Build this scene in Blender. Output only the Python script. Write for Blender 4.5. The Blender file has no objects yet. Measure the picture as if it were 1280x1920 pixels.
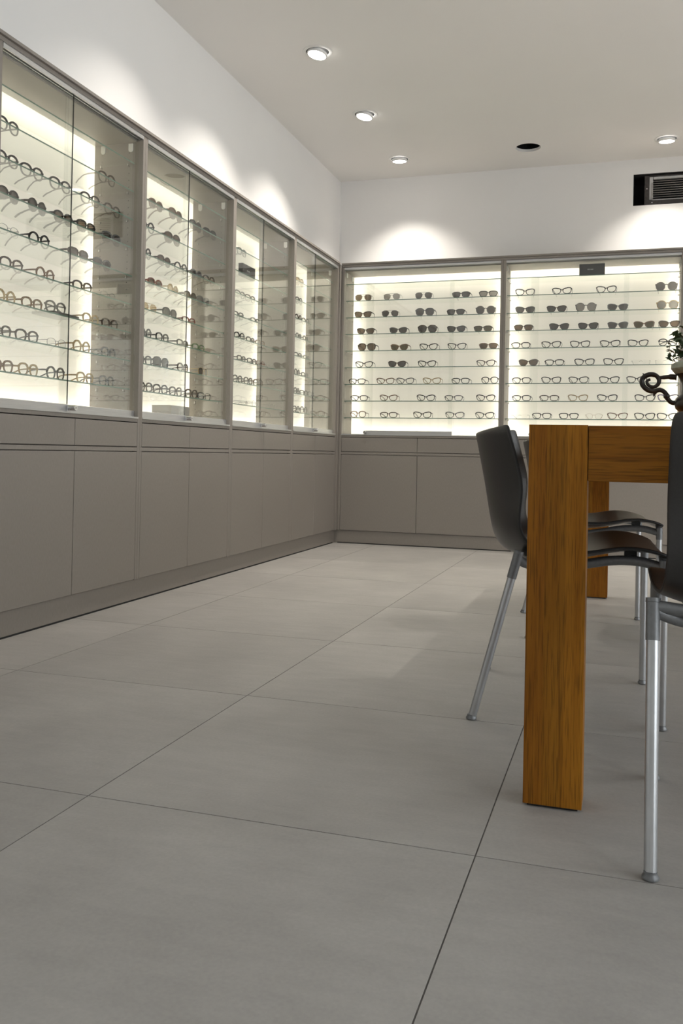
import bpy, bmesh, math, random
from mathutils import Vector, Matrix

# ------------------------------------------------------------------ camera
PI = math.pi
scene = bpy.context.scene
C = scene.collection

cam_data = bpy.data.cameras.new('camera')
cam = bpy.data.objects.new('camera', cam_data)
C.objects.link(cam)
F_PX, CX, CY = 1648.1, 656.07, 835.98            # focal length and principal point, 1280 x 1920 frame
YAW, PITCH, ROLL = 0.3023, 0.0076, 0.0196
fw = Vector((-math.sin(YAW) * math.cos(PITCH), math.cos(YAW) * math.cos(PITCH), math.sin(PITCH)))
r0 = Vector((math.cos(YAW), math.sin(YAW), 0)); u0 = r0.cross(fw)
rt = r0 * math.cos(ROLL) + u0 * math.sin(ROLL); up = -r0 * math.sin(ROLL) + u0 * math.cos(ROLL)
cam.matrix_world = Matrix(((rt.x, up.x, -fw.x, 2.179), (rt.y, up.y, -fw.y, -6.6396), (rt.z, up.z, -fw.z, 0.7176), (0, 0, 0, 1)))
cam_data.sensor_fit = 'HORIZONTAL'; cam_data.sensor_width = 36.0
cam_data.lens = F_PX * 36.0 / 1280
cam_data.shift_x = (640 - CX) / 1280
cam_data.shift_y = (CY - 960) / 1280
cam_data.clip_start = 0.05; cam_data.clip_end = 100
scene.camera = cam

# ------------------------------------------------------------------ world, exposure
world = bpy.data.worlds.new('overcast_daylight'); scene.world = world; world.use_nodes = True
bg = world.node_tree.nodes['Background']
bg.inputs['Color'].default_value = (0.94, 0.97, 1.0, 1)
bg.inputs['Strength'].default_value = 4.3
vs = scene.view_settings
vs.view_transform = 'Standard'; vs.look = 'None'; vs.exposure = 0.28; vs.gamma = 1.0; vs.use_curve_mapping = False
try:
    scene.cycles.transparent_max_bounces = 40
    scene.cycles.max_bounces = 8
    scene.cycles.diffuse_bounces = 4; scene.cycles.glossy_bounces = 4; scene.cycles.transmission_bounces = 4
    scene.cycles.sample_clamp_indirect = 6.0
except Exception:
    pass

ZC = 3.014            # ceiling height
XW = -0.155           # left wall plane above the cabinets
YB = 0.44             # back wall plane
XR = 5.2; YF = -9.2   # right wall, shop front
SPOT_W = 82.0
PANEL_E = 0.24; STRIP_E = 16.0

# ------------------------------------------------------------------ materials
MATS = {}
def new_mat(name):
    m = bpy.data.materials.new(name); m.use_nodes = True
    nt = m.node_tree; nt.nodes.clear()
    out = nt.nodes.new('ShaderNodeOutputMaterial')
    MATS[name] = m
    return m, nt, out
def N(nt, t, **kw):
    n = nt.nodes.new(t)
    for k, v in kw.items(): setattr(n, k, v)
    return n
def principled(name, col, rough=0.5, metal=0.0, noise=None, bump=None, coat=0.0, spec=None, var=0.0):
    """noise=(scale xyz, amount, detail); bump=(scale, strength)"""
    m, nt, out = new_mat(name)
    b = N(nt, 'ShaderNodeBsdfPrincipled'); nt.links.new(b.outputs[0], out.inputs[0])
    b.inputs['Roughness'].default_value = rough; b.inputs['Metallic'].default_value = metal
    b.inputs['Base Color'].default_value = (*col, 1)
    if coat: b.inputs['Coat Weight'].default_value = coat; b.inputs['Coat Roughness'].default_value = 0.15
    if spec is not None: b.inputs['Specular IOR Level'].default_value = spec
    tc = N(nt, 'ShaderNodeTexCoord')
    if noise:
        mp = N(nt, 'ShaderNodeMapping'); nt.links.new(tc.outputs['Object'], mp.inputs[0])
        sc = noise[0] if isinstance(noise[0], tuple) else (noise[0],) * 3
        mp.inputs['Scale'].default_value = sc
        nz = N(nt, 'ShaderNodeTexNoise'); nt.links.new(mp.outputs[0], nz.inputs[0])
        nz.inputs['Scale'].default_value = 1.0; nz.inputs['Detail'].default_value = noise[2] if len(noise) > 2 else 4.0
        rp = N(nt, 'ShaderNodeValToRGB'); nt.links.new(nz.outputs[0], rp.inputs[0])
        a = noise[1]
        rp.color_ramp.elements[0].position = 0.3; rp.color_ramp.elements[1].position = 0.7
        rp.color_ramp.elements[0].color = (*[max(0, c * (1 - a)) for c in col], 1)
        rp.color_ramp.elements[1].color = (*[min(1, c * (1 + a)) for c in col], 1)
        nt.links.new(rp.outputs[0], b.inputs['Base Color'])
    if bump:
        n2 = N(nt, 'ShaderNodeTexNoise'); nt.links.new(tc.outputs['Object'], n2.inputs[0])
        n2.inputs['Scale'].default_value = bump[0]; n2.inputs['Detail'].default_value = 3
        bp = N(nt, 'ShaderNodeBump'); bp.inputs['Strength'].default_value = bump[1]; bp.inputs['Distance'].default_value = 0.002
        nt.links.new(n2.outputs[0], bp.inputs['Height']); nt.links.new(bp.outputs[0], b.inputs['Normal'])
    return m
def emitter(name, col, strength):
    m, nt, out = new_mat(name)
    e = N(nt, 'ShaderNodeEmission'); e.inputs[0].default_value = (*col, 1); e.inputs[1].default_value = strength
    nt.links.new(e.outputs[0], out.inputs[0]); return m
def pane(name, tint, ior=1.5, gloss_rough=0.0, boost=1.0):
    """thin clear sheet: light passes straight through, Fresnel reflection on each face"""
    m, nt, out = new_mat(name)
    geo = N(nt, 'ShaderNodeNewGeometry')
    mr = N(nt, 'ShaderNodeMix'); mr.data_type = 'FLOAT'
    mr.inputs[2].default_value = ior; mr.inputs[3].default_value = 1.0 / ior
    nt.links.new(geo.outputs['Backfacing'], mr.inputs[0])
    fr = N(nt, 'ShaderNodeFresnel'); nt.links.new(mr.outputs[0], fr.inputs[0])
    mu = N(nt, 'ShaderNodeMath', operation='MULTIPLY', use_clamp=True); mu.inputs[1].default_value = boost
    nt.links.new(fr.outputs[0], mu.inputs[0])
    tr = N(nt, 'ShaderNodeBsdfTransparent'); tr.inputs[0].default_value = (*tint, 1)
    gl = N(nt, 'ShaderNodeBsdfGlossy'); gl.inputs['Roughness'].default_value = gloss_rough
    gl.inputs[0].default_value = (1, 1, 1, 1)
    mx = N(nt, 'ShaderNodeMixShader')
    nt.links.new(mu.outputs[0], mx.inputs[0]); nt.links.new(tr.outputs[0], mx.inputs[1]); nt.links.new(gl.outputs[0], mx.inputs[2])
    nt.links.new(mx.outputs[0], out.inputs[0]); return m

LAM = principled('taupe_laminate', (0.262, 0.234, 0.206), 0.5, noise=((260, 260, 60), 0.05, 2), bump=(500, 0.05))
LAM2 = principled('taupe_laminate_inner', (0.30, 0.272, 0.235), 0.5, noise=((260, 260, 60), 0.05, 2))
GAP = principled('plinth_shadow_black', (0.012, 0.012, 0.012), 0.8, noise=(40, 0.2))
PAINT = principled('white_wall_paint', (0.84, 0.83, 0.815), 0.85, noise=(2.5, 0.012, 3), bump=(220, 0.04))
CEIL = principled('white_ceiling_paint', (0.85, 0.835, 0.81), 0.9, noise=(1.3, 0.012, 3), bump=(220, 0.03))
ALU = principled('brushed_aluminium', (0.62, 0.62, 0.62), 0.38, 0.75, noise=((8, 8, 400), 0.06, 2))
ALUD = principled('cast_aluminium', (0.20, 0.205, 0.21), 0.45, 0.6, noise=(120, 0.08, 3))
CHROME = principled('satin_chrome', (0.65, 0.65, 0.66), 0.22, 1.0, noise=(60, 0.05))
TUBE = principled('satin_steel_tube', (0.50, 0.51, 0.52), 0.34, 0.85, noise=((60, 60, 8), 0.08, 3))
WHITEP = principled('white_plastic', (0.82, 0.81, 0.77), 0.4, noise=(30, 0.02))
LAMPW = principled('lamp_white_enamel', (0.80, 0.79, 0.77), 0.45, noise=(30, 0.02))
DARKV = principled('dark_void', (0.006, 0.006, 0.006), 0.9, noise=(10, 0.3))  # near-black painted in for the shade inside holes and recesses
SHELL = principled('black_chair_shell', (0.028, 0.026, 0.025), 0.36, noise=(300, 0.12, 3), bump=(900, 0.08))
RUBBER = principled('black_rubber', (0.012, 0.012, 0.012), 0.6, noise=(60, 0.2))
BRONZE = principled('dark_bronze', (0.028, 0.022, 0.018), 0.28, 0.35, noise=(26, 0.5, 5), bump=(60, 0.25))
CERAM = principled('pale_green_ceramic', (0.33, 0.37, 0.30), 0.5, noise=(35, 0.22, 4), bump=(50, 0.2))
LEAF = principled('ivy_leaf', (0.028, 0.052, 0.018), 0.42, noise=(45, 0.4, 4))
STEM = principled('ivy_stem', (0.06, 0.07, 0.03), 0.6, noise=(80, 0.3))
SOIL = principled('potting_soil', (0.02, 0.014, 0.01), 0.95, noise=(90, 0.4), bump=(120, 0.6))
CARD = principled('grey_cardboard', (0.42, 0.39, 0.35), 0.8, noise=(140, 0.04, 3))
INK = principled('dark_ink', (0.05, 0.045, 0.04), 0.8, noise=(200, 0.1))
SIGN = principled('charcoal_sign_block', (0.035, 0.034, 0.034), 0.35, noise=(60, 0.1))
SIGNW = principled('pale_lettering', (0.55, 0.55, 0.53), 0.5, noise=(60, 0.05))
VENTD = principled('dark_vent_metal', (0.045, 0.04, 0.037), 0.55, 0.3, noise=(60, 0.2))
VENTW = principled('pale_vent_frame', (0.50, 0.50, 0.49), 0.5, noise=(40, 0.06))
FIN = principled('vent_fin_metal', (0.30, 0.29, 0.28), 0.45, 0.6, noise=(50, 0.1))
GROUT = principled('grey_grout', (0.12, 0.112, 0.104), 0.9, noise=(90, 0.25))
WINF = principled('grey_window_frame', (0.25, 0.25, 0.25), 0.5, noise=(40, 0.05))
EDGE_G = principled('green_glass_edge', (0.115, 0.195, 0.15), 0.2, noise=(30, 0.15))
EDGE_D = principled('dark_glass_edge', (0.012, 0.016, 0.014), 0.15, noise=(30, 0.2))
GLASS = pane('clear_cabinet_glass', (0.975, 0.982, 0.975))
SHELFG = pane('clear_shelf_glass', (0.965, 0.98, 0.968))
WGLASS = pane('window_glass', (0.97, 0.98, 0.98))
LAMP_E = emitter('lamp_glow', (1.0, 0.97, 0.92), 9.0)
STRIP = emitter('led_strip_glow', (1.0, 0.955, 0.81), STRIP_E)

def backlit():
    m, nt, out = new_mat('backlit_acrylic')
    tc = N(nt, 'ShaderNodeTexCoord'); nz = N(nt, 'ShaderNodeTexNoise'); nt.links.new(tc.outputs['Object'], nz.inputs[0]); nz.inputs['Scale'].default_value = 3
    rp = N(nt, 'ShaderNodeValToRGB'); nt.links.new(nz.outputs[0], rp.inputs[0])
    rp.color_ramp.elements[0].color = (0.80, 0.78, 0.73, 1); rp.color_ramp.elements[1].color = (0.82, 0.80, 0.75, 1)
    tl = N(nt, 'ShaderNodeBsdfTranslucent'); df = N(nt, 'ShaderNodeBsdfDiffuse')
    nt.links.new(rp.outputs[0], tl.inputs[0]); nt.links.new(rp.outputs[0], df.inputs[0])
    mx = N(nt, 'ShaderNodeMixShader'); mx.inputs[0].default_value = 0.45
    nt.links.new(tl.outputs[0], mx.inputs[1]); nt.links.new(df.outputs[0], mx.inputs[2])
    em = N(nt, 'ShaderNodeEmission'); em.inputs[0].default_value = (1.0, 0.93, 0.825, 1); em.inputs[1].default_value = PANEL_E
    ad = N(nt, 'ShaderNodeAddShader'); nt.links.new(mx.outputs[0], ad.inputs[0]); nt.links.new(em.outputs[0], ad.inputs[1])
    nt.links.new(ad.outputs[0], out.inputs[0]); return m
BACKLIT = backlit()

def tile_mat():
    m, nt, out = new_mat('concrete_porcelain')
    b = N(nt, 'ShaderNodeBsdfPrincipled'); nt.links.new(b.outputs[0], out.inputs[0])
    tc = N(nt, 'ShaderNodeTexCoord'); oi = N(nt, 'ShaderNodeObjectInfo')
    off = N(nt, 'ShaderNodeVectorMath', operation='SCALE'); off.inputs[0].default_value = (31.0, 17.0, 9.0); nt.links.new(oi.outputs['Random'], off.inputs['Scale'])
    ad = N(nt, 'ShaderNodeVectorMath', operation='ADD'); nt.links.new(tc.outputs['Object'], ad.inputs[0]); nt.links.new(off.outputs[0], ad.inputs[1])
    n1 = N(nt, 'ShaderNodeTexNoise'); nt.links.new(ad.outputs[0], n1.inputs[0]); n1.inputs['Scale'].default_value = 2.6; n1.inputs['Detail'].default_value = 9; n1.inputs['Roughness'].default_value = 0.62
    mp = N(nt, 'ShaderNodeMapping'); mp.inputs['Rotation'].default_value = (0, 0, 0.6); mp.inputs['Scale'].default_value = (7, 34, 9); nt.links.new(ad.outputs[0], mp.inputs[0])
    n2 = N(nt, 'ShaderNodeTexNoise'); nt.links.new(mp.outputs[0], n2.inputs[0]); n2.inputs['Scale'].default_value = 1.0; n2.inputs['Detail'].default_value = 6
    n3 = N(nt, 'ShaderNodeTexNoise'); nt.links.new(ad.outputs[0], n3.inputs[0]); n3.inputs['Scale'].default_value = 150; n3.inputs['Detail'].default_value = 2
    r1 = N(nt, 'ShaderNodeValToRGB'); nt.links.new(n1.outputs[0], r1.inputs[0])
    r1.color_ramp.elements[0].position = 0.3; r1.color_ramp.elements[1].position = 0.72
    r1.color_ramp.elements[0].color = (0.315, 0.300, 0.280, 1); r1.color_ramp.elements[1].color = (0.405, 0.388, 0.363, 1)
    mx = N(nt, 'ShaderNodeMix'); mx.data_type = 'RGBA'; mx.blend_type = 'OVERLAY'; mx.inputs[0].default_value = 0.10
    nt.links.new(r1.outputs[0], mx.inputs[6]); nt.links.new(n2.outputs[0], mx.inputs[7])
    m2 = N(nt, 'ShaderNodeMix'); m2.data_type = 'RGBA'; m2.blend_type = 'OVERLAY'; m2.inputs[0].default_value = 0.10
    nt.links.new(mx.outputs[2], m2.inputs[6]); nt.links.new(n3.outputs[0], m2.inputs[7])
    hv = N(nt, 'ShaderNodeHueSaturation'); nt.links.new(m2.outputs[2], hv.inputs['Color'])
    mv = N(nt, 'ShaderNodeMapRange'); mv.inputs[3].default_value = 0.96; mv.inputs[4].default_value = 1.04
    nt.links.new(oi.outputs['Random'], mv.inputs[0]); nt.links.new(mv.outputs[0], hv.inputs['Value'])
    nt.links.new(hv.outputs[0], b.inputs['Base Color'])
    rr = N(nt, 'ShaderNodeMapRange'); rr.inputs[3].default_value = 0.42; rr.inputs[4].default_value = 0.58
    nt.links.new(n1.outputs[0], rr.inputs[0]); nt.links.new(rr.outputs[0], b.inputs['Roughness'])
    bp = N(nt, 'ShaderNodeBump'); bp.inputs['Strength'].default_value = 0.06; bp.inputs['Distance'].default_value = 0.001
    nt.links.new(n2.outputs[0], bp.inputs['Height']); nt.links.new(bp.outputs[0], b.inputs['Normal'])
    return m
TILE = tile_mat()

def oak(name, c_dark, c_light, axis):
    """oak grain running along the given local axis"""
    m, nt, out = new_mat(name)
    b = N(nt, 'ShaderNodeBsdfPrincipled'); nt.links.new(b.outputs[0], out.inputs[0])
    b.inputs['Roughness'].default_value = 0.5; b.inputs['Specular IOR Level'].default_value = 0.2
    tc = N(nt, 'ShaderNodeTexCoord'); oi = N(nt, 'ShaderNodeObjectInfo')
    off = N(nt, 'ShaderNodeVectorMath', operation='SCALE'); off.inputs[0].default_value = (3.1, 5.7, 4.3); nt.links.new(oi.outputs['Random'], off.inputs['Scale'])
    ad = N(nt, 'ShaderNodeVectorMath', operation='ADD'); nt.links.new(tc.outputs['Object'], ad.inputs[0]); nt.links.new(off.outputs[0], ad.inputs[1])
    sc = [55.0, 55.0, 55.0]; sc[axis] = 2.2
    sf = [420.0, 420.0, 420.0]; sf[axis] = 14.0
    mp = N(nt, 'ShaderNodeMapping'); mp.inputs['Scale'].default_value = sc; nt.links.new(ad.outputs[0], mp.inputs[0])
    n1 = N(nt, 'ShaderNodeTexNoise'); nt.links.new(mp.outputs[0], n1.inputs[0]); n1.inputs['Scale'].default_value = 1; n1.inputs['Detail'].default_value = 5; n1.inputs['Distortion'].default_value = 0.6
    mf = N(nt, 'ShaderNodeMapping'); mf.inputs['Scale'].default_value = sf; nt.links.new(ad.outputs[0], mf.inputs[0])
    n2 = N(nt, 'ShaderNodeTexNoise'); nt.links.new(mf.outputs[0], n2.inputs[0]); n2.inputs['Scale'].default_value = 1; n2.inputs['Detail'].default_value = 2
    rp = N(nt, 'ShaderNodeValToRGB'); nt.links.new(n1.outputs[0], rp.inputs[0])
    rp.color_ramp.elements[0].position = 0.32; rp.color_ramp.elements[1].position = 0.68
    rp.color_ramp.elements[0].color = (*c_dark, 1); rp.color_ramp.elements[1].color = (*c_light, 1)
    r2 = N(nt, 'ShaderNodeMapRange'); r2.inputs[1].default_value = 0.35; r2.inputs[2].default_value = 0.5; r2.inputs[3].default_value = 0.62; r2.inputs[4].default_value = 1.0
    nt.links.new(n2.outputs[0], r2.inputs[0])
    mx = N(nt, 'ShaderNodeMix'); mx.data_type = 'RGBA'; mx.blend_type = 'MULTIPLY'; mx.inputs[0].default_value = 1.0
    nt.links.new(rp.outputs[0], mx.inputs[6]); nt.links.new(r2.outputs[0], mx.inputs[7])
    hv = N(nt, 'ShaderNodeHueSaturation'); nt.links.new(mx.outputs[2], hv.inputs['Color'])
    mv = N(nt, 'ShaderNodeMapRange'); mv.inputs[3].default_value = 0.85; mv.inputs[4].default_value = 1.15
    nt.links.new(oi.outputs['Random'], mv.inputs[0]); nt.links.new(mv.outputs[0], hv.inputs['Value'])
    nt.links.new(hv.outputs[0], b.inputs['Base Color'])
    bp = N(nt, 'ShaderNodeBump'); bp.inputs['Strength'].default_value = 0.12; bp.inputs['Distance'].default_value = 0.0008
    nt.links.new(n2.outputs[0], bp.inputs['Height']); nt.links.new(bp.outputs[0], b.inputs['Normal'])
    return m
OAK_Z = oak('honey_oak_upright', (0.270, 0.100, 0.0060), (0.355, 0.146, 0.0120), 2)
OAK_Z2 = oak('dark_oak_upright', (0.215, 0.072, 0.0045), (0.295, 0.112, 0.0085), 2)
OAK_X = oak('honey_oak_rail', (0.225, 0.078, 0.0048), (0.310, 0.122, 0.0092), 0)
OAK_Y = oak('honey_oak_side_rail', (0.225, 0.078, 0.0048), (0.310, 0.122, 0.0092), 1)

FRAME_M = {
 'K': principled('black_acetate', (0.010, 0.009, 0.009), 0.2, noise=(60, 0.2)),
 'D': principled('tortoise_acetate', (0.045, 0.024, 0.012), 0.2, noise=(120, 0.75, 2)),
 'B': principled('brown_acetate', (0.16, 0.085, 0.04), 0.22, noise=(120, 0.35, 2)),
 'L': principled('honey_acetate', (0.38, 0.27, 0.13), 0.22, noise=(120, 0.3, 2)),
 'G': principled('grey_acetate', (0.10, 0.10, 0.10), 0.25, noise=(90, 0.2)),
 'M': principled('gunmetal_wire', (0.16, 0.155, 0.15), 0.3, 0.8, noise=(90, 0.1)),
 'O': principled('gold_wire', (0.50, 0.34, 0.14), 0.28, 0.9, noise=(90, 0.1)),
 'R': principled('red_tortoise_acetate', (0.17, 0.04, 0.025), 0.22, noise=(120, 0.5, 2)),
 'N': principled('green_red_acetate', (0.10, 0.16, 0.07), 0.22, noise=(110, 0.8, 2)),
 'P': principled('purple_acetate', (0.11, 0.07, 0.20), 0.22, noise=(110, 0.3, 2)),
}
LENS_M = {
 'c': pane('clear_lens', (0.985, 0.985, 0.98)), 'k': pane('grey_sun_lens', (0.34, 0.33, 0.33)),
 's': pane('light_grey_sun_lens', (0.52, 0.51, 0.50)), 'b': pane('brown_sun_lens', (0.37, 0.32, 0.275)),
 'o': pane('olive_sun_lens', (0.34, 0.32, 0.265)), 't': pane('pale_tan_lens', (0.78, 0.70, 0.58)),
}

# ------------------------------------------------------------------ mesh helpers
class MB:
    def __init__(s): s.v = []; s.f = []; s.mi = []
    def add(s, vs, fs, mi=0):
        o = len(s.v); s.v += [tuple(p) for p in vs]
        for f in fs: s.f.append([i + o for i in f]); s.mi.append(mi)
    def box(s, x0, x1, y0, y1, z0, z1, mi=0, edge_mi=None, edge_axis=None):
        vs = [(x0, y0, z0), (x1, y0, z0), (x1, y1, z0), (x0, y1, z0), (x0, y0, z1), (x1, y0, z1), (x1, y1, z1), (x0, y1, z1)]
        fs = [(0, 3, 2, 1), (4, 5, 6, 7), (0, 1, 5, 4), (2, 3, 7, 6), (1, 2, 6, 5), (3, 0, 4, 7)]
        ax = [2, 2, 1, 1, 0, 0]
        o = len(s.v); s.v += vs
        for f, a in zip(fs, ax):
            s.f.append([i + o for i in f]); s.mi.append(mi if edge_mi is None or a == edge_axis else edge_mi)
    def bevel_box(s, x0, x1, y0, y1, z0, z1, b=0.002, mi=0):
        bm = bmesh.new(); bmesh.ops.create_cube(bm, size=1)
        for v in bm.verts:
            v.co = Vector(((x0 + x1) / 2 + v.co.x * (x1 - x0), (y0 + y1) / 2 + v.co.y * (y1 - y0), (z0 + z1) / 2 + v.co.z * (z1 - z0)))
        bmesh.ops.bevel(bm, geom=bm.edges[:], offset=b, segments=1, affect='EDGES')
        bm.verts.index_update()
        s.add([v.co for v in bm.verts], [[v.index for v in f.verts] for f in bm.faces], mi); bm.free()
    def tube(s, pts, rad, n=10, cap=True, mi=0, flat=None):
        """swept tube; rad number or list; flat=(a,b) multipliers of the section along side and up"""
        pts = [Vector(p) for p in pts]; o = len(s.v); k = len(pts)
        if not isinstance(rad, (list, tuple)): rad = [rad] * k
        ref = Vector((0, 0, 1)); prev = None
        for i, p in enumerate(pts):
            t = (pts[min(i + 1, k - 1)] - pts[max(i - 1, 0)]).normalized()
            if prev is None:
                a = ref if abs(t.dot(ref)) < 0.95 else Vector((0, 1, 0))
                side = t.cross(a).normalized()
            else:
                side = (prev - t * prev.dot(t)).normalized()
            prev = side; upv = side.cross(t).normalized()
            fa, fb = flat if flat else (1, 1)
            for j in range(n):
                an = 2 * PI * (j + (0.5 if n == 4 else 0)) / n
                s.v.append(tuple(p + side * math.cos(an) * rad[i] * fa + upv * math.sin(an) * rad[i] * fb))
        for i in range(k - 1):
            for j in range(n):
                a = o + i * n + j; b = o + i * n + (j + 1) % n
                s.f.append([a, b, b + n, a + n]); s.mi.append(mi)
        if cap:
            s.f.append([o + j for j in range(n)][::-1]); s.mi.append(mi)
            s.f.append([o + (k - 1) * n + j for j in range(n)]); s.mi.append(mi)
    def lathe(s, prof, c=(0, 0, 0), n=24, mi=0, axis='z'):
        o = len(s.v); k = len(prof)
        for r, z in prof:
            for j in range(n):
                a = 2 * PI * j / n
                q = (r * math.cos(a), r * math.sin(a), z)
                if axis == 'y': q = (q[0], q[2], q[1])
                s.v.append((c[0] + q[0], c[1] + q[1], c[2] + q[2]))
        for i in range(k - 1):
            for j in range(n):
                a = o + i * n + j; b = o + i * n + (j + 1) % n
                s.f.append([a, b, b + n, a + n]); s.mi.append(mi)
        s.f.append([o + j for j in range(n)][::-1]); s.mi.append(mi)
        s.f.append([o + (k - 1) * n + j for j in range(n)]); s.mi.append(mi)
    def mesh(s, name, mats, smooth=False, fix=True):
        me = bpy.data.meshes.new(name); me.from_pydata(s.v, [], s.f); me.update()
        for m in (mats if isinstance(mats, (list, tuple)) else [mats]): me.materials.append(m)
        for p, m in zip(me.polygons, s.mi): p.material_index = m
        if fix:
            bm = bmesh.new(); bm.from_mesh(me); bmesh.ops.recalc_face_normals(bm, faces=bm.faces); bm.to_mesh(me); bm.free()
        if smooth:
            for p in me.polygons: p.use_smooth = True
            try: me.set_sharp_from_angle(angle=math.radians(38))
            except Exception: pass
        return me
    def build(s, name, mats, parent=None, smooth=False, **kw):
        return link(name, s.mesh(name, mats, smooth, **kw), parent)
def link(name, data, parent=None):
    o = bpy.data.objects.new(name, data); C.objects.link(o)
    if parent: o.parent = parent
    return o
def thing(name, label, cat, loc=(0, 0, 0), rz=0.0, group=None):
    o = bpy.data.objects.new(name, None); C.objects.link(o)
    o.empty_display_size = 0.05
    o.location = loc; o.rotation_euler = (0, 0, rz); tag(o, label, cat, group); return o
def tag(o, label, cat, group=None):
    o['label'] = label; o['category'] = cat
    if group: o['group'] = group
    return o
def struct(o): o['kind'] = 'structure'; return o
def boxpart(name, m, parent, x0, x1, y0, y1, z0, z1, bev=0.0):
    b = MB()
    if bev: b.bevel_box(x0, x1, y0, y1, z0, z1, bev)
    else: b.box(x0, x1, y0, y1, z0, z1)
    return b.build(name, m, parent)
def copy_tree(o, parent=None):
    c = o.copy(); C.objects.link(c); c.parent = parent
    for ch in list(o.children): copy_tree(ch, c)
    return c
def smooth_path(pts, n=6):
    """Catmull-Rom through the points"""
    P = [Vector(p) for p in pts]; out = []
    for i in range(len(P) - 1):
        a = P[max(i - 1, 0)]; b = P[i]; c = P[i + 1]; d = P[min(i + 2, len(P) - 1)]
        for j in range(n):
            t = j / n
            out.append(0.5 * ((2 * b) + (c - a) * t + (2 * a - 5 * b + 4 * c - d) * t * t + (3 * b - a - 3 * c + d) * t ** 3))
    out.append(P[-1]); return out

# ------------------------------------------------------------------ setting
b = MB(); b.box(-0.6, XR + 0.2, YF - 0.2, 0.85, -0.12, -0.0011)
floor = struct(b.build('floor', GROUT))
T = 0.8; AX = 1.1363; BY = -5.0609; G = 0.0014
tile_cache = {}
for i in range(-2, 6):
    for j in range(-6, 7):
        x0 = max(AX + i * T, -0.16); x1 = min(AX + (i + 1) * T, XR)
        y0 = max(BY + j * T, YF); y1 = min(BY + (j + 1) * T, 0.44)
        if x1 - x0 < 0.03 or y1 - y0 < 0.03: continue
        w, d = round(x1 - x0, 4), round(y1 - y0, 4)
        if (w, d) not in tile_cache:
            q = MB(); hw, hd = w / 2 - G, d / 2 - G; c = 0.0002
            vs = [(-hw, -hd, -0.001), (hw, -hd, -0.001), (hw, hd, -0.001), (-hw, hd, -0.001),
                  (-hw, -hd, -c), (hw, -hd, -c), (hw, hd, -c), (-hw, hd, -c),
                  (-hw + c, -hd + c, 0), (hw - c, -hd + c, 0), (hw - c, hd - c, 0), (-hw + c, hd - c, 0)]
            fs = [(8, 9, 10, 11)]
            for k in range(4):
                l = (k + 1) % 4
                fs += [(k, l, 4 + l, 4 + k), (4 + k, 4 + l, 8 + l, 8 + k)]
            q.add(vs, fs); tile_cache[(w, d)] = q.mesh('tile', TILE, fix=False)
        o = link('tile', tile_cache[(w, d)], floor); o.location = ((x0 + x1) / 2, (y0 + y1) / 2, 0)

# left wall: set back above the cabinets, full depth behind them, flush with them past their end
b = MB()
b.box(-0.62, XW, -4.962, 0.85, 2.222, ZC); b.box(-0.62, -0.36, -4.962, 0.85, -0.0035, 2.222)
b.box(-0.62, 0.0, YF, -4.964, 0.0, ZC)
struct(b.build('wall_left', PAINT))
# back wall with the opening for the air conditioner
VX0, VX1, VZ0, VZ1 = 2.2125, 3.30, 2.657, 2.8995
b = MB()
b.box(XW, VX0, YB, 0.85, 0, ZC); b.box(VX1, XR, YB, 0.85, 0, ZC)
b.box(VX0, VX1, YB, 0.85, 0, VZ0); b.box(VX0, VX1, YB, 0.85, VZ1, ZC)
struct(b.build('wall_back', PAINT))
b = MB(); b.box(-0.62, XR + 0.2, YF - 0.2, YF, 0, ZC); struct(b.build('wall_front', PAINT))
# unseen windows added in the right wall, placed for the daylight they let in
WZ0, WZ1 = 0.30, 2.50
WY = [(-7.6, -6.0), (-5.8, -4.2), (-4.0, -2.4)]
b = MB(); ys = YF
for (a, c) in WY:
    b.box(XR, XR + 0.2, ys, a, 0, ZC); b.box(XR, XR + 0.2, a, c, 0, WZ0); b.box(XR, XR + 0.2, a, c, WZ1, ZC); ys = c
b.box(XR, XR + 0.2, ys, 0.85, 0, ZC)
struct(b.build('wall_right', PAINT))
for i, (a, c) in enumerate(WY):
    e = struct(bpy.data.objects.new('window_%d' % (i + 1), None)); C.objects.link(e); e.location = (XR + 0.1, (a + c) / 2, WZ0)
    w = (c - a) / 2; h = WZ1 - WZ0; f = 0.06
    b = MB(); b.box(-.03, .03, -w, w, 0, f); b.box(-.03, .03, -w, w, h - f, h); b.box(-.03, .03, -w, -w + f, f, h - f); b.box(-.03, .03, w - f, w, f, h - f)
    b.build('window_frame', WINF, e)
    b = MB(); b.box(-.004, .004, -w + f, w - f, f, h - f); b.build('pane', WGLASS, e)
    ld = bpy.data.lights.new('daylight_portal', 'AREA'); ld.shape = 'RECTANGLE'; ld.size = h; ld.size_y = 2 * w
    ld.cycles.is_portal = True
    lo = link('daylight_portal', ld); lo.location = (XR + 0.16, (a + c) / 2, (WZ0 + WZ1) / 2); lo.rotation_euler = (0, PI / 2, 0)

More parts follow.
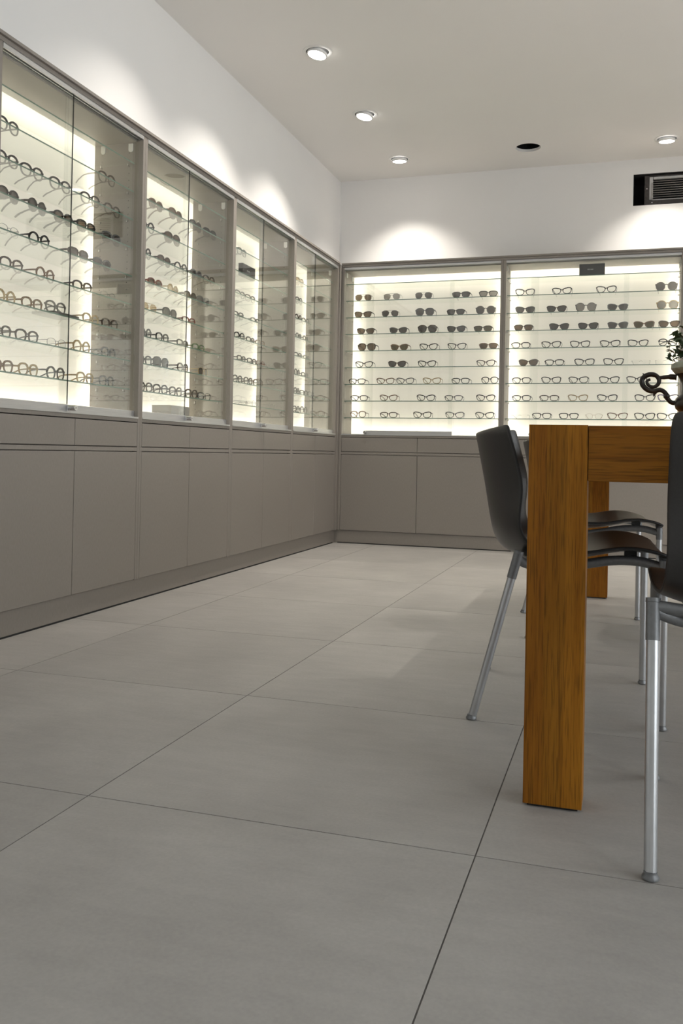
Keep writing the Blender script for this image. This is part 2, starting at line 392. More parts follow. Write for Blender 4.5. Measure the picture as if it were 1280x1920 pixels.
# ceiling with one round empty cut-out
HX, HY, HR = 1.459, -0.023, 0.092
b = MB(); S = 0.3
X0c, X1c, Y0c, Y1c = XW, XR, YF, YB
def ceil_rect(x0, x1, y0, y1): b.box(x0, x1, y0, y1, ZC, ZC + 0.02)
ceil_rect(X0c, HX - S, Y0c, Y1c); ceil_rect(HX + S, X1c, Y0c, Y1c); ceil_rect(HX - S, HX + S, Y0c, HY - S); ceil_rect(HX - S, HX + S, HY + S, Y1c)
n = 48; ring_o = []; ring_i = []
for j in range(n):
    a = 2 * PI * j / n; c_, s_ = math.cos(a), math.sin(a); k = S / max(abs(c_), abs(s_))
    ring_o.append((HX + c_ * k, HY + s_ * k)); ring_i.append((HX + c_ * HR, HY + s_ * HR))
vs = [(x, y, ZC) for x, y in ring_o] + [(x, y, ZC) for x, y in ring_i] + [(x, y, ZC + 0.02) for x, y in ring_i] + [(x, y, ZC + 0.02) for x, y in ring_o]
fs = []
for j in range(n):
    l = (j + 1) % n
    fs += [(j, l, n + l, n + j), (n + j, n + l, 2 * n + l, 2 * n + j), (2 * n + j, 2 * n + l, 3 * n + l, 3 * n + j)]
b.add(vs, fs)
ceiling = struct(b.build('ceiling', CEIL))
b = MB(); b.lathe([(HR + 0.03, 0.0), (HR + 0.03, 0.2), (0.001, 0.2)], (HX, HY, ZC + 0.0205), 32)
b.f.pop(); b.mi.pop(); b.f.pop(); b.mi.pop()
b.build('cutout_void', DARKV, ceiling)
b = MB(); b.box(X0c - .4, X1c + .2, Y0c - .2, Y1c + .4, ZC + 0.26, ZC + 0.3)
b.build('ceiling_slab', CEIL, ceiling)

# corner filler between the two cabinet runs
tr = MB(); tr.bevel_box(-0.03, 0.0125, -0.0372, 0.03, 0.102, 2.204, 0.001)
tr.box(-0.03, -0.012, -0.0384, 0.03, 0.0, 0.101); tr.box(-0.012, 0.0139, 0.012, 0.03, 0.0, 0.101)
struct(tr.build('trim_1', LAM))
# ------------------------------------------------------------------ ceiling spotlights
def spot_light(x, y, tilt_axis, tilt, label, energy=1.0, sway=0.0, group='recessed ceiling spotlights'):
    t = thing('ceiling_spotlight', label, 'spotlight', (x, y, ZC), 0, group)
    b = MB(); b.lathe([(0.066, -0.0005), (0.067, -0.004), (0.084, -0.003), (0.086, -0.0005)], (0, 0, 0), 40)
    b.f.pop(); b.mi.pop(); b.f.pop(); b.mi.pop(); b.build('trim_ring', LAMPW, t, True)
    b = MB(); b.lathe([(0.0672, -0.0012), (0.001, -0.0011)], (0, 0, 0), 32); b.f.pop(); b.mi.pop()
    b.build('recess_shade_disc', DARKV, t)  # flat black disc painted in for the shaded gap around the lamp
    b = MB(); b.lathe([(0.0585, -0.002), (0.0595, -0.009), (0.059, -0.016), (0.0535, -0.0175), (0.052, -0.016)], (0, 0, 0), 40)
    b.f.pop(); b.mi.pop(); b.f.pop(); b.mi.pop()
    h = b.build('lamp_housing', LAMPW, t, True)
    b = MB(); b.lathe([(0.0532, -0.0158), (0.045, -0.0172), (0.001, -0.018)], (0, 0, 0), 32); b.f.pop(0); b.mi.pop(0)
    b.build('lamp_lens', LAMP_E, h, True)
    h.rotation_euler = (tilt, 0, 0) if tilt_axis == 'x' else (sway, tilt, 0)
    h.location = (0, 0, -0.005)
    ld = bpy.data.lights.new('spot_beam', 'SPOT'); ld.energy = SPOT_W * energy; ld.color = (1.0, 0.935, 0.85)
    ld.spot_size = math.radians(102); ld.spot_blend = 0.7; ld.shadow_soft_size = 0.035
    lo = link('spot_beam', ld, h); lo.location = (0, 0, -0.024)
    return t
names = ['first', 'second', 'third', 'fourth', 'fifth', 'sixth', 'seventh']
for k, y in enumerate([-0.949, -1.909, -2.86]):
    spot_light(0.462, y, 'y', math.radians(9), 'white recessed ceiling spotlight, %s from the corner one along the long wall' % names[k], [0.95, 0.85, 0.5][k], -math.radians(6))
spot_light(0.470, -0.012, 'x', math.radians(5), 'white recessed ceiling spotlight in the corner above the cabinets', 0.72)
spot_light(2.434, 0.028, 'x', math.radians(5), 'white recessed ceiling spotlight in front of the air conditioner opening', 0.66)
spot_light(3.42, 0.02, 'x', math.radians(8), 'white recessed ceiling spotlight past the air conditioner opening, beside the vent wall', 0.66)

for k, y in enumerate([-0.95, -1.91, -2.87]):  # extra unseen spotlights, added to raise the light in the room
    spot_light(3.42, y, 'x', 0.0, 'added unseen white ceiling spotlight, %s in the row leading away from the air conditioner' % names[k], 1.1)

# ------------------------------------------------------------------ air conditioner in the wall opening
t = thing('air_conditioner', 'dark metal air conditioner with pale grille set in wall opening', 'air conditioner', (VX0, YB, VZ0))
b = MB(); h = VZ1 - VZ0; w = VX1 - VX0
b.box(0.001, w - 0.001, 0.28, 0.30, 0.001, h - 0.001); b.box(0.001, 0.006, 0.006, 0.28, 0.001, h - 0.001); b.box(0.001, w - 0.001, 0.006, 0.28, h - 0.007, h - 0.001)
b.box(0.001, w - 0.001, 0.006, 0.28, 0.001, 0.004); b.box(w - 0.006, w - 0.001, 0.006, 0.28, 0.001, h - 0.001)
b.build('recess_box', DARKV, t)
b = MB(); fx0, fx1, fz0, fz1 = 0.082, w - 0.03, 0.006, h - 0.012
b.box(fx0, fx0 + 0.034, 0.02, 0.06, fz0, fz1); b.box(fx1 - 0.034, fx1, 0.02, 0.06, fz0, fz1)
b.box(fx0 + 0.034, fx1 - 0.034, 0.02, 0.06, fz0, fz0 + 0.034); b.box(fx0 + 0.034, fx1 - 0.034, 0.02, 0.06, fz1 - 0.008, fz1)
b.build('outer_frame', VENTD, t)
b = MB(); gx0, gx1, gz0, gz1 = fx0 + 0.036, fx1 - 0.036, fz0 + 0.035, fz1 - 0.010
b.box(gx0, gx0 + 0.026, 0.026, 0.05, gz0, gz1); b.box(gx1 - 0.026, gx1, 0.026, 0.05, gz0, gz1)
b.box(gx0, gx1, 0.026, 0.05, gz0, gz0 + 0.006); b.box(gx0 + 0.03, gx1 - 0.03, 0.026, 0.05, gz1 - 0.016, gz1)
g = b.build('inner_frame', VENTW, t)
boxpart('guide_strip', FIN, g, gx0 + 0.014, gx0 + 0.026, 0.02, 0.028, gz0 + 0.008, gz1 - 0.045)
b = MB(); b.box(gx0 + 0.026, gx1 - 0.026, -0.012, 0.012, -0.0022, 0.0022); sm = b.mesh('slat', FIN)
for k in range(9):
    o = link('slat', sm, t); o.location = (0, 0.07, gz0 + 0.02 + k * 0.0175); o.rotation_euler = (0.5, 0, 0)
b = MB(); b.lathe([(0.0045, 0), (0.004, 0.003), (0.002, 0.004)], (0, 0, 0), 12); sm = b.mesh('screw', CHROME, True)
for (sx, sz) in ((fx0 + 0.017, 0.13), (fx0 + 0.055, 0.022), (fx0 + 0.5, 0.022)):
    o = link('screw', sm, t); o.location = (sx, 0.02, sz); o.rotation_euler = (PI / 2, 0, 0)

# ------------------------------------------------------------------ display cabinets
SHELF_Z = [2.058 - 0.1329 * k for k in range(9)]
FRONT_L, FRONT_B = 0.107, 0.060       # how far the glasses stand behind the cabinet front
def cabinet(label, loc, rz, W, wide=False, strips=True, group='display cabinets'):
    t = thing('display_cabinet', label, 'cabinet', loc, rz, group)
    P = 0.02
    for x0 in (0.0005, W - P):
        boxpart('side_panel', LAM, t, x0, x0 + P - 0.0005, 0, 0.335, 0.102, 2.203, 0.0008)
    boxpart('carcass', LAM, t, P, W - P, 0.026, 0.335, 0.102, 0.8375)
    boxpart('plinth', LAM, t, 0, W, 0.012, 0.03, 0.007, 0.101)
    boxpart('plinth_shadow_strip', GAP, t, 0, W, 0.0105, 0.03, 0.0, 0.0068)  # black strip coloured in as the shadow gap between plinth and floor
    boxpart('middle_rail', LAM, t, P, W - P, 0.001, 0.026, 0.7045, 0.7225, 0.0006)
    boxpart('counter', LAM, t, P, W - P, 0.001, 0.335, 0.8405, 0.857, 0.0008)
    g = 0.0022; m = W / 2
    for (a, c) in ((P + g, m - g * .7), (m + g * .7, W - P - g)):
        boxpart('door', LAM, t, a, c, 0.0, 0.02, 0.1045, 0.7005, 0.0009)
        boxpart('drawer', LAM, t, a, c, 0.0, 0.02, 0.7265, 0.8365, 0.0009)
    cb = MB(); cb.box(0, W, -0.003, 0.02, 2.1875, 2.2045); cb.box(0, W, -0.014, 0.05, 2.2055, 2.218)
    cb.build('cornice', LAM, t)
    tb = MB(); tb.box(P, W - P, -0.002, 0.004, 2.168, 2.187); tb.box(P, W - P, 0.016, 0.02, 2.168, 2.187); tb.box(P, W - P, 0.032, 0.036, 2.168, 2.187); tb.box(P, W - P, -0.002, 0.036, 2.184, 2.1874)
    tb.build('top_track', ALU, t)
    boxpart('top_panel', LAM2, t, P, W - P, 0.037, 0.335, 2.160, 2.187)
    bt = MB(); bt.box(P, W - P, -0.004, 0.04, 0.857, 0.8605)
    bt.box(P, W - P, -0.004, -0.001, 0.8605, 0.8645); bt.build('bottom_track', ALU, t)
    # glass sliding doors
    def door(x0, x1, y0, shoe, ypro, edge=EDGE_D):
        d = MB(); d.box(x0, x1, y0, y0 + 0.006, 0.866, 2.171, 0, 1, 1)
        o = d.build('glass_door', [GLASS, edge], t)
        if shoe: boxpart('bottom_profile', ALU, o, x0, x1, y0 - ypro, y0 + 0.006 + ypro * .5, 0.8625, 0.8935, 0.001)
        return o
    if not wide:
        door(P + 0.001, m - 0.045, 0.0075, True, 0.003); door(m - 0.075, W - P - 0.001, 0.0225, True, 0.003, GLASS)
        lx = m - 0.049
    else:
        door(P + 0.001, 0.19 * W + 0.02, 0.0225, False, 0, GLASS); door(0.68 * W, W - P - 0.001, 0.0225, False, 0, GLASS)
        door(0.162 * W, 0.708 * W, 0.0075, True, 0.0035, GLASS); lx = 0.172 * W
    lk = MB(); lk.box(lx - 0.007, lx + 0.007, -0.004, 0.0035, 0.8665, 0.889)
    lk.lathe([(0.0105, -0.036), (0.0115, -0.034), (0.0115, -0.004)], (lx, 0, 0.8785), 20, axis='y')
    lo = lk.build('lock', CHROME, t, True)
    kh = MB(); kh.lathe([(0.0022, -0.0366), (0.0022, -0.0362)], (lx, 0, 0.8785), 10, axis='y'); kh.build('keyhole', DARKV, lo)
    # light box behind the shelves
    bp = MB(); bp.add([(P, 0.262, 0.858), (W - P, 0.262, 0.858), (W - P, 0.262, 2.159), (P, 0.262, 2.159)], [(0, 1, 2, 3)])
    bp.build('back_panel', BACKLIT, t, fix=False)
    boxpart('light_box_back', WHITEP, t, P, W - P, 0.325, 0.334, 0.858, 2.159)
    for (x0, x1, z0, z1) in ((P + 0.016, P + 0.024, 0.88, 2.14), (W - P - 0.024, W - P - 0.016, 0.88, 2.14), (P + 0.04, W - P - 0.04, 2.122, 2.130), (P + 0.04, W - P - 0.04, 0.885, 0.893)) if strips else ():
        boxpart('led_strip', STRIP, t, x0, x1, 0.298, 0.304, z0, z1)
    # shelves, supports, pin holes, hanger covers
    sh = MB(); sh.box(P + 0.003, W - P - 0.003, 0.045, 0.252, -0.003, 0.003); sh.mi[2] = 1; sme = sh.mesh('glass_shelf', [SHELFG, EDGE_G])
    for z in SHELF_Z:
        o = link('glass_shelf', sme, t); o.location = (0, 0, z)
    su = MB(); ph = MB()
    for z in SHELF_Z:
        for x, dx in ((P, 0.012), (W - P, -0.012)):
            for y in (0.075, 0.222):
                su.tube([(x + dx * 0.02, y, z - 0.0062), (x + dx, y, z - 0.0062)], 0.0028, 8)
    su.build('shelf_supports', CHROME, t)['kind'] = 'stuff'
    for k in range(38):
        z = 0.92 + k * 0.0322
        for x, nx in ((P + 0.0004, 1), (W - P - 0.0004, -1)):
            for y in (0.075, 0.222):
                ring = [(x, y + 0.0024 * math.cos(a * PI / 3), z + 0.0024 * math.sin(a * PI / 3)) for a in range(6)]
                ph.add(ring, [tuple(range(6))])
    ph.build('pin_holes', DARKV, t, fix=False)['kind'] = 'stuff'
    for x in (P, W - P - 0.006):
        for y in (0.066, 0.215):
            hb = MB(); pr = [(-0.011, 0.0), (0.011, 0.0), (0.011, -0.030), (0.007, -0.037), (0, -0.039), (-0.007, -0.037), (-0.011, -0.030)]
            hb.add([(x + 0.0003, y + a, 2.154 + c) for a, c in pr] + [(x + 0.0057, y + a, 2.154 + c) for a, c in pr],
                   [tuple(range(7)), tuple(range(13, 6, -1))] + [(i, (i + 1) % 7, 7 + (i + 1) % 7, 7 + i) for i in range(7)])
            hb.build('hanger_cover', WHITEP, t)
    return t
LY = [-0.0385, -0.998, -1.98, -2.983, -4.003, -4.96]
ordn = ['first', 'second', 'third', 'fourth', 'fifth']
for k in range(5):
    cabinet('taupe display cabinet with lit glass shelves, %s from the corner on the long wall' % ordn[k], (0, LY[k + 1], 0), PI / 2, LY[k] - LY[k + 1], strips=k < 4)
BX = [0.014, 1.2905, 2.567, 3.8435]
for k in range(3):
    cabinet('wide taupe display cabinet with lit glass shelves, %s from the corner on the vent wall' % ordn[k], (BX[k], 0, 0), 0, BX[k + 1] - BX[k], True, strips=True)

# ------------------------------------------------------------------ eyeglasses
def outline(st, n=22):
    pts = []
    A = dict(re=(.0265, .0170, 3.2), sq=(.0265, .0215, 3.0), ro=(.0225, .0225, 2.0), rb=(.0300, .0285, 2.1), pa=(.0240, .0205, 2.4), ca=(.0270, .0185, 2.5),
             av=(.0275, .0235, 2.3), ov=(.0290, .0245, 2.5), th=(.0240, .0195, 2.4), rl=(.0255, .0165, 3.0), fo=(.0240, .0205, 2.4))[st]
    a, b_, e = A
    for k in range(n):
        an = 2 * PI * k / n; c, s = math.cos(an), math.sin(an)
        u = a * math.copysign(abs(c) ** (2 / e), c); v = b_ * math.copysign(abs(s) ** (2 / e), s)
        if st in ('pa', 'ov', 'th', 'sq', 're', 'rl', 'fo'): u *= 1 + 0.10 * v / b_
        if st == 'ca':
            u *= 1 + 0.15 * v / b_
            if v > 0: v += 0.20 * max(u, -0.3 * a)
        if st == 'av':
            u *= 1 + 0.12 * v / b_; v -= 0.10 * (a - u) * (0.4 if v < 0 else 0.0); u += 0.004 * max(0, -v / b_)
        pts.append((u, v))
    return a, b_, pts
def curve_y(u): return 0.9 * u * u
mesh_cache = {}
def glasses_meshes(st, fr, le):
    key = (st, fr, le)
    if key in mesh_cache: return mesh_cache[key]
    a, b_, pts = outline(st)
    thin = st in ('th', 'av', 'rl') ; rim = 0.0011 if thin else 0.0045
    if st == 'rb': rim = 0.0024
    dep = 0.0016 if thin else 0.0048
    cx = a + 0.0085 + (0.001 if thin else 0.0022)
    zmin = min(v for u, v in pts) - rim; zo = -zmin
    fm = MB(); n = len(pts)
    for sg in (1, -1):
        if st != 'rl':
            inn = [(cx + u, v) for u, v in pts]; out = []
            for u, v in pts:
                L = math.hypot(u, v); k = (L + rim * (1.6 if (v > 0.2 * b_ and not thin) else 1.0)) / L
                out.append((cx + u * k, v * k))
            vs = []
            for ring, y in ((out, 0), (inn, 0), (inn, dep), (out, dep)):
                vs += [(sg * u, curve_y(u) + y, v + zo) for u, v in ring]
            fs = []
            for r in range(4):
                r2 = (r + 1) % 4
                for k in range(n):
                    l = (k + 1) % n; fs.append((r * n + k, r * n + l, r2 * n + l, r2 * n + k))
            fm.add(vs, fs)
        ue = cx + a + rim * 1.2; ve = 0.55 * b_ + zo + (0.18 * a if st == 'ca' else 0)
        fm.box(min(sg * (ue - 0.004), sg * (ue + 0.003)), max(sg * (ue - 0.004), sg * (ue + 0.003)), curve_y(ue), curve_y(ue) + 0.006, ve - (0.0012 if thin else 0.003), ve + (0.0012 if thin else 0.003))
    xi = cx - a + 0.001; zb = 0.35 * b_ + zo
    br = 0.0010 if thin else 0.0026
    fm.tube([(-xi, 0.002, zb), (-xi * .5, 0.0005, zb + 0.0028), (0, 0, zb + 0.0036), (xi * .5, 0.0005, zb + 0.0028), (xi, 0.002, zb)], br, 6)
    if st == 'av':
        fm.tube([(-cx + a * .2, 0.001, zo + b_ * .98), (0, 0.0, zo + b_ * 1.02), (cx - a * .2, 0.001, zo + b_ * .98)], 0.0010, 6)
    front = fm.mesh('frame_front', FRAME_M[fr])
    lens = []
    for sg in (1, -1):
        lm = MB()
        vs = [(sg * (cx + u * .985), curve_y(cx + u) + dep * .35, v * .985 + zo) for u, v in pts] + [(sg * (cx + u * .985), curve_y(cx + u) + dep * .35 + 0.0012, v * .985 + zo) for u, v in pts]
        lm.add(vs, [tuple(range(n)), tuple(range(2 * n - 1, n - 1, -1))] + [(k, (k + 1) % n, n + (k + 1) % n, n + k) for k in range(n)])
        lens.append(lm.mesh('lens', LENS_M[le]))
    temples = []
    hgt = 0.0011 if thin else (0.0042 if le in 'kbso' else 0.0032)
    for sg in (1, -1):
        tm = MB(); ue = cx + a + rim * 1.2; y0 = curve_y(ue) + 0.004
        if st == 'fo':
            yo = 0.010 if sg > 0 else 0.016
            p = [(sg * ue, y0, ve), (sg * (ue - .004), yo, ve), (sg * (ue - .06), yo + .003, ve - .003), (sg * (ue - .10), yo + .004, ve - .012), (sg * (ue - .125), yo + .004, ve - .026)]
            rd = [hgt, hgt, hgt, hgt * .9, hgt * .9]
        else:
            ue -= 0.0004
            p = [(sg * ue, y0, ve), (sg * (ue + .0005), .045, ve + .0005), (sg * (ue - .002), .085, ve - .003), (sg * (ue - .006), .105, ve - .012), (sg * (ue - .011), .122, ve * .45), (sg * (ue - .015), .137, .0035)]
            rd = [hgt * 1.2, hgt, hgt * .85, hgt * .9, hgt, hgt * .9]
        tm.tube(smooth_path(p, 2), [rd[min(i // 2, len(rd) - 1)] for i in range(2 * (len(p) - 1) + 1)], 4, flat=(0.5 if not thin else 1, 1.2))
        temples.append(tm.mesh('temple', FRAME_M[fr]))
    mesh_cache[key] = (front, lens, temples); return mesh_cache[key]
SHAPE = dict(re='rectangular', sq='square', ro='round', rb='large round', pa='panto', ca='cat-eye', av='aviator', ov='oversized', th='thin-wire', rl='rimless', fo='folded')
COLR = dict(K='black', D='tortoise', B='brown', L='honey', G='grey', M='gunmetal', O='gold', R='red-brown', N='green-red', P='purple')
rnd = random.Random(7)
up_n = ['bottom', 'second', 'third', 'fourth', 'fifth', 'sixth', 'seventh', 'eighth', 'ninth']
GLASSES = {
 'L1': {
  1: '-3.806 pa K c;-3.127 pa D c',
  2: '-3.814 pa K c;-3.658 pa K c;-3.475 pa K c;-3.257 pa K c;-3.078 pa D c',
  3: '-3.797 pa K k;-3.619 ro K k;-3.448 pa K b;-3.285 sq K b;-3.078 sq G k',
  4: '-3.792 th M c;-3.607 ro K c;-3.339 sq D k;-3.150 pa G k',
  5: '-3.772 pa D c;-3.561 ro B c;-3.299 pa D c;-3.097 th M c',
  6: '-3.801 ro L c;-3.645 pa B c;-3.488 fo M c;-3.234 pa L c;-3.078 pa D c',
  7: '-3.827 pa D c;-3.671 pa D c;-3.479 th M c;-3.300 ro L c;-3.082 pa G c',
  8: '-3.815 pa B c;-3.659 pa L c;-3.478 ro K c;-3.267 pa L c;-3.094 pa G c',
 },
 'L2': {
  1: '-2.688 pa B b;-2.476 ov B b;-2.258 sq K k;-2.081 sq K k',
  2: '-2.771 ro K c;-2.505 ov D b;-2.121 th M c',
  3: '-2.786 ro K c;-2.595 pa D b;-2.412 ro K c;-2.240 pa G k;-2.075 pa D c',
  4: '-2.677 pa R b;-2.488 ro L t;-2.303 pa D o;-2.142 sq G k',
  5: '-2.735 av O t;-2.517 ov K k;-2.309 re R c',
  6: '-2.759 ro G c;-2.595 pa K c;-2.376 re K c;-2.189 re N c',
  7: '-2.769 pa G c;-2.600 ov K k;-2.370 pa D c;-2.131 av O b',
  8: '-2.754 pa D c;-2.598 pa D c;-2.435 pa D c;-2.257 pa D c;-2.101 re K c',
 },
 'L3': {
  1: '-1.631 re M c;-1.093 th M c',
  3: '-1.646 re M c;-1.490 re D c',
  4: '-1.666 re K c;-1.403 re M c;-1.170 th M c',
  5: '-1.652 pa K c;-1.469 re D c;-1.313 re B c',
  6: '-1.610 re K c;-1.454 re K c;-1.298 re R c;-1.142 th M c',
  7: '-1.657 pa K c;-1.501 pa D c;-1.345 pa D c;-1.111 th M c',
  8: '-1.559 rl M c;-1.383 th M c;-1.093 th M c',
 },
 'L4': {
  1: '-0.614 ov L t',
  2: '-0.616 pa K c',
  3: '-0.631 ro D c;-0.473 pa D c',
  4: '-0.623 pa K c;-0.465 pa K c',
  5: '-0.615 re K c;-0.434 re G c',
  6: '-0.631 ro K c;-0.475 re G c;-0.319 th M c',
  7: '-0.638 pa K c;-0.482 re K c;-0.326 re G c',
  8: '-0.638 pa D c;-0.482 ro D c;-0.326 th M c',
 },
 'B1': {
  1: '0.176 av D b;0.408 av M s;0.666 av G k;0.960 re K k;1.169 re K s',
  2: '0.174 ca D b;0.398 av D k;0.677 ov G k;0.921 re K k;1.151 rb K k',
  3: '0.199 ca K b;0.466 ca G k;0.701 ov D k;0.927 ca K k;1.133 re D o',
  4: '0.211 ov D b;0.477 ca B o;0.712 ca K c;0.934 ca K c;1.176 re B b',
  5: '0.191 ca K c;0.463 ca D k;0.702 ca K c;1.159 ca D c',
  6: '0.137 re K c;0.370 ca B c;0.530 ca M c;0.743 ca L c;0.968 re K c;1.193 pa K c',
  7: '0.157 re K c;0.398 ca B c;0.699 ca K c;0.917 re G c;1.163 ca K c',
  8: '0.151 pa B c;0.401 re D c;0.672 ca K c;0.928 ca G c;1.158 ca K c',
 },
 'B2': {
  1: '1.446 ca K c;1.716 ca K c;2.033 ca K c;2.449 rb D k',
  2: '1.448 ca K k;1.679 ca D k;1.891 rb K s;2.117 ca G k;2.458 rb O s',
  3: '1.439 re K b;1.701 ca K k;1.909 ca K k;2.119 ca G k;2.300 ca B o;2.472 ca K b',
  4: '1.421 re K c;1.645 ca K c;1.854 ca K c;2.066 ca K c;2.262 ca K c;2.466 fo K c',
  5: '1.479 ca D b;1.671 re K c;1.887 ca K c;2.094 ca K c;2.283 rl M c;2.447 rl M c',
  6: '1.430 re K c;1.650 ca K c;1.847 ca K c;2.066 ca K c;2.256 ca K c',
  7: '1.433 re K c;1.637 re D c;1.845 ca L c;2.053 ca K c;2.316 ca K c;2.472 ca P c',
  8: '1.423 rl K c;1.585 re K c;1.782 re K c;1.962 th L c;2.127 ca B c;2.315 ca K c;2.472 ca K c',
 },
}

CAB_ORD = dict(L4='first', L3='second', L2='third', L1='fourth', B1='first', B2='second')
for unit, shelves in GLASSES.items():
    left = unit[0] == 'L'
    for s, txt in shelves.items():
        items = [e.split() for e in txt.split(';')]
        items.sort(key=lambda e: -float(e[0]) if left else float(e[0]))
        for k, (c, st, fr, le) in enumerate(items):
            c = float(c); z = SHELF_Z[s] + 0.0031
            kind = 'glasses' if le == 'c' else ('tinted glasses' if le == 't' else 'sunglasses')
            label = '%s %s %s, %s from corner, %s shelf up, %s %s cabinet from corner' % (COLR[fr], SHAPE[st], kind, names[k], up_n[8 - s] if s < 8 else 'bottom', CAB_ORD[unit], 'long-wall' if left else 'vent-wall')
            label = label.replace('bottom shelf up', 'bottom shelf')
            yaw = rnd.uniform(-0.08, 0.08); dd = rnd.uniform(-0.003, 0.003)
            zz = z + (0.0122 if (unit == 'L1' and st == 'fo') else 0)
            if left: o = thing('eyeglasses' if le == 'c' else 'sunglasses', label, 'glasses', (-FRONT_L + dd, c, zz), PI / 2 + yaw, 'glasses on the display shelves')
            else: o = thing('eyeglasses' if le == 'c' else 'sunglasses', label, 'glasses', (c, FRONT_B + dd, zz), yaw, 'glasses on the display shelves')
            fm, ls, ts = glasses_meshes(st, fr, le)
            link('frame_front', fm, o)
            for q in ts: link('temple', q, o)
            for q in ls: link('lens', q, o)

# tray under the folded pair
tag(boxpart('display_tray', SIGN, None, -0.165, -0.055, -3.575, -3.40, SHELF_Z[6] + 0.0032, SHELF_Z[6] + 0.0150, 0.002), 'flat charcoal tray under folded gunmetal glasses on third shelf up', 'tray')
# charcoal brand blocks (lettering too small to read)
def sign_block(label, loc, rz, w, h, d):
    t = thing('brand_block', label, 'sign', loc, rz)
    b = MB(); b.bevel_box(-w / 2, w / 2, 0, d, 0, h, 0.0012); b.build('block', SIGN, t)
    b = MB()
    for i, (x, hh) in enumerate([(-.030, .006), (-.024, .008), (-.0175, .006), (-.009, .006), (-.0035, .006), (.002, .006), (.007, .006)]):
        b.box(x - 0.0015, x + 0.0014, -0.0006, 0.0002, h * .5 - 0.003, h * .5 - 0.003 + hh)
        b.box(x - 0.0015, x + 0.0035, -0.0006, 0.0002, h * .5 + 0.002, h * .5 + 0.0035)
    b.build('lettering', SIGNW, t)
    return t
sign_block('charcoal brand block standing on the top shelf of the vent-wall cabinet', (1.93, 0.062, SHELF_Z[0] + 0.0032), 0, 0.182, 0.084, 0.03)
sign_block('grey brand block on the seventh shelf up of a long-wall cabinet', (-0.075, -1.60, SHELF_Z[2] + 0.0032), PI / 2, 0.19, 0.075, 0.03)
# cardboard box on the counter of the third cabinet
t = thing('cardboard_box', 'grey cardboard box with a small sketched emblem on the cabinet counter', 'box', (-0.085, -2.43, 0.8609), PI / 2)
b = MB(); b.bevel_box(-0.10, 0.10, 0, 0.115, 0, 0.084, 0.001); b.build('body', CARD, t)
b = MB(); b.bevel_box(-0.1015, 0.1015, 0.005, 0.1165, 0.0845, 0.0875, 0.0008); b.build('lid', CARD, t)
b = MB(); em = [(-0.014, 0.02), (-0.012, 0.035), (-0.014, 0.05), (-0.002, 0.052), (0.012, 0.044), (0.018, 0.03), (0.014, 0.02), (0.0, 0.021)]
b.tube(smooth_path([(x + .01, -0.0004, z) for x, z in em], 3), 0.0009, 4)
b.tube(smooth_path([(-0.002, -0.0004, 0.022), (0.0, -0.0004, 0.036), (0.006, -0.0004, 0.044)], 3), 0.0008, 4)
b.tube([(0.0, -0.0004, 0.024), (0.022, -0.0004, 0.024)], 0.0009, 4)
b.build('emblem', INK, t)

# ------------------------------------------------------------------ oak table
TX0, TX1, TY0, TY1, TH, TB = 1.9915, 2.97, -4.802, -1.90, 0.7825, 0.669
t = thing('oak_table', 'long honey oak table with square laminated legs', 'table', ((TX0 + TX1) / 2, (TY0 + TY1) / 2, 0))
ox, oy = (TX0 + TX1) / 2, (TY0 + TY1) / 2
LW, LD = 0.117, 0.085
for (x, sx) in ((TX0, 1), (TX1 - LW, -1)):
    for (y, sy) in ((TY0, 1), (TY1 - LD, -1)):
        pd = MB(); pd.box(x - ox + 0.008, x - ox + LW - 0.008, y - oy + 0.008, y - oy + LD - 0.008, 0.0, 0.006)
        leg = pd.build('leg', RUBBER, t)
        for k, (a, c) in enumerate(((0, 0.0365), (0.0365, 0.078), (0.078, LW))):
            m = [OAK_Z2, OAK_Z, OAK_Z][k] if sy > 0 else [OAK_Z, OAK_Z2, OAK_Z2][k]
            q = MB(); q.bevel_box(a, c, 0, LD, 0.0062, TH, 0.00015)
            o = q.build('stave', m, leg); o.location = (x - ox, y - oy, 0)
boxpart('rail', OAK_X, t, TX0 + LW + 0.0014 - ox, TX1 - LW - 0.0014 - ox, TY0 - oy, TY0 + LD - oy, TB, TH - 0.001, 0.001)
boxpart('rail', OAK_X, t, TX0 + LW + 0.0014 - ox, TX1 - LW - 0.0014 - ox, TY1 - LD - oy, TY1 - oy, TB, TH - 0.001, 0.001)
for x in (TX0, TX1 - 0.05):
    boxpart('side_rail', OAK_Y, t, x - ox, x + 0.05 - ox, TY0 + LD + 0.001 - oy, TY1 - LD - 0.001 - oy, TB + 0.02, TH - 0.001, 0.001)
nb = 6; bw = (TX1 - TX0 - 0.102) / nb
for k in range(nb):
    boxpart('top_board', OAK_Y, t, TX0 + 0.051 + k * bw + .0004 - ox, TX0 + 0.051 + (k + 1) * bw - .0004 - ox, TY0 + LD + 0.001 - oy, TY1 - LD - 0.001 - oy, TH - 0.035, TH - 0.0012, 0.0008)

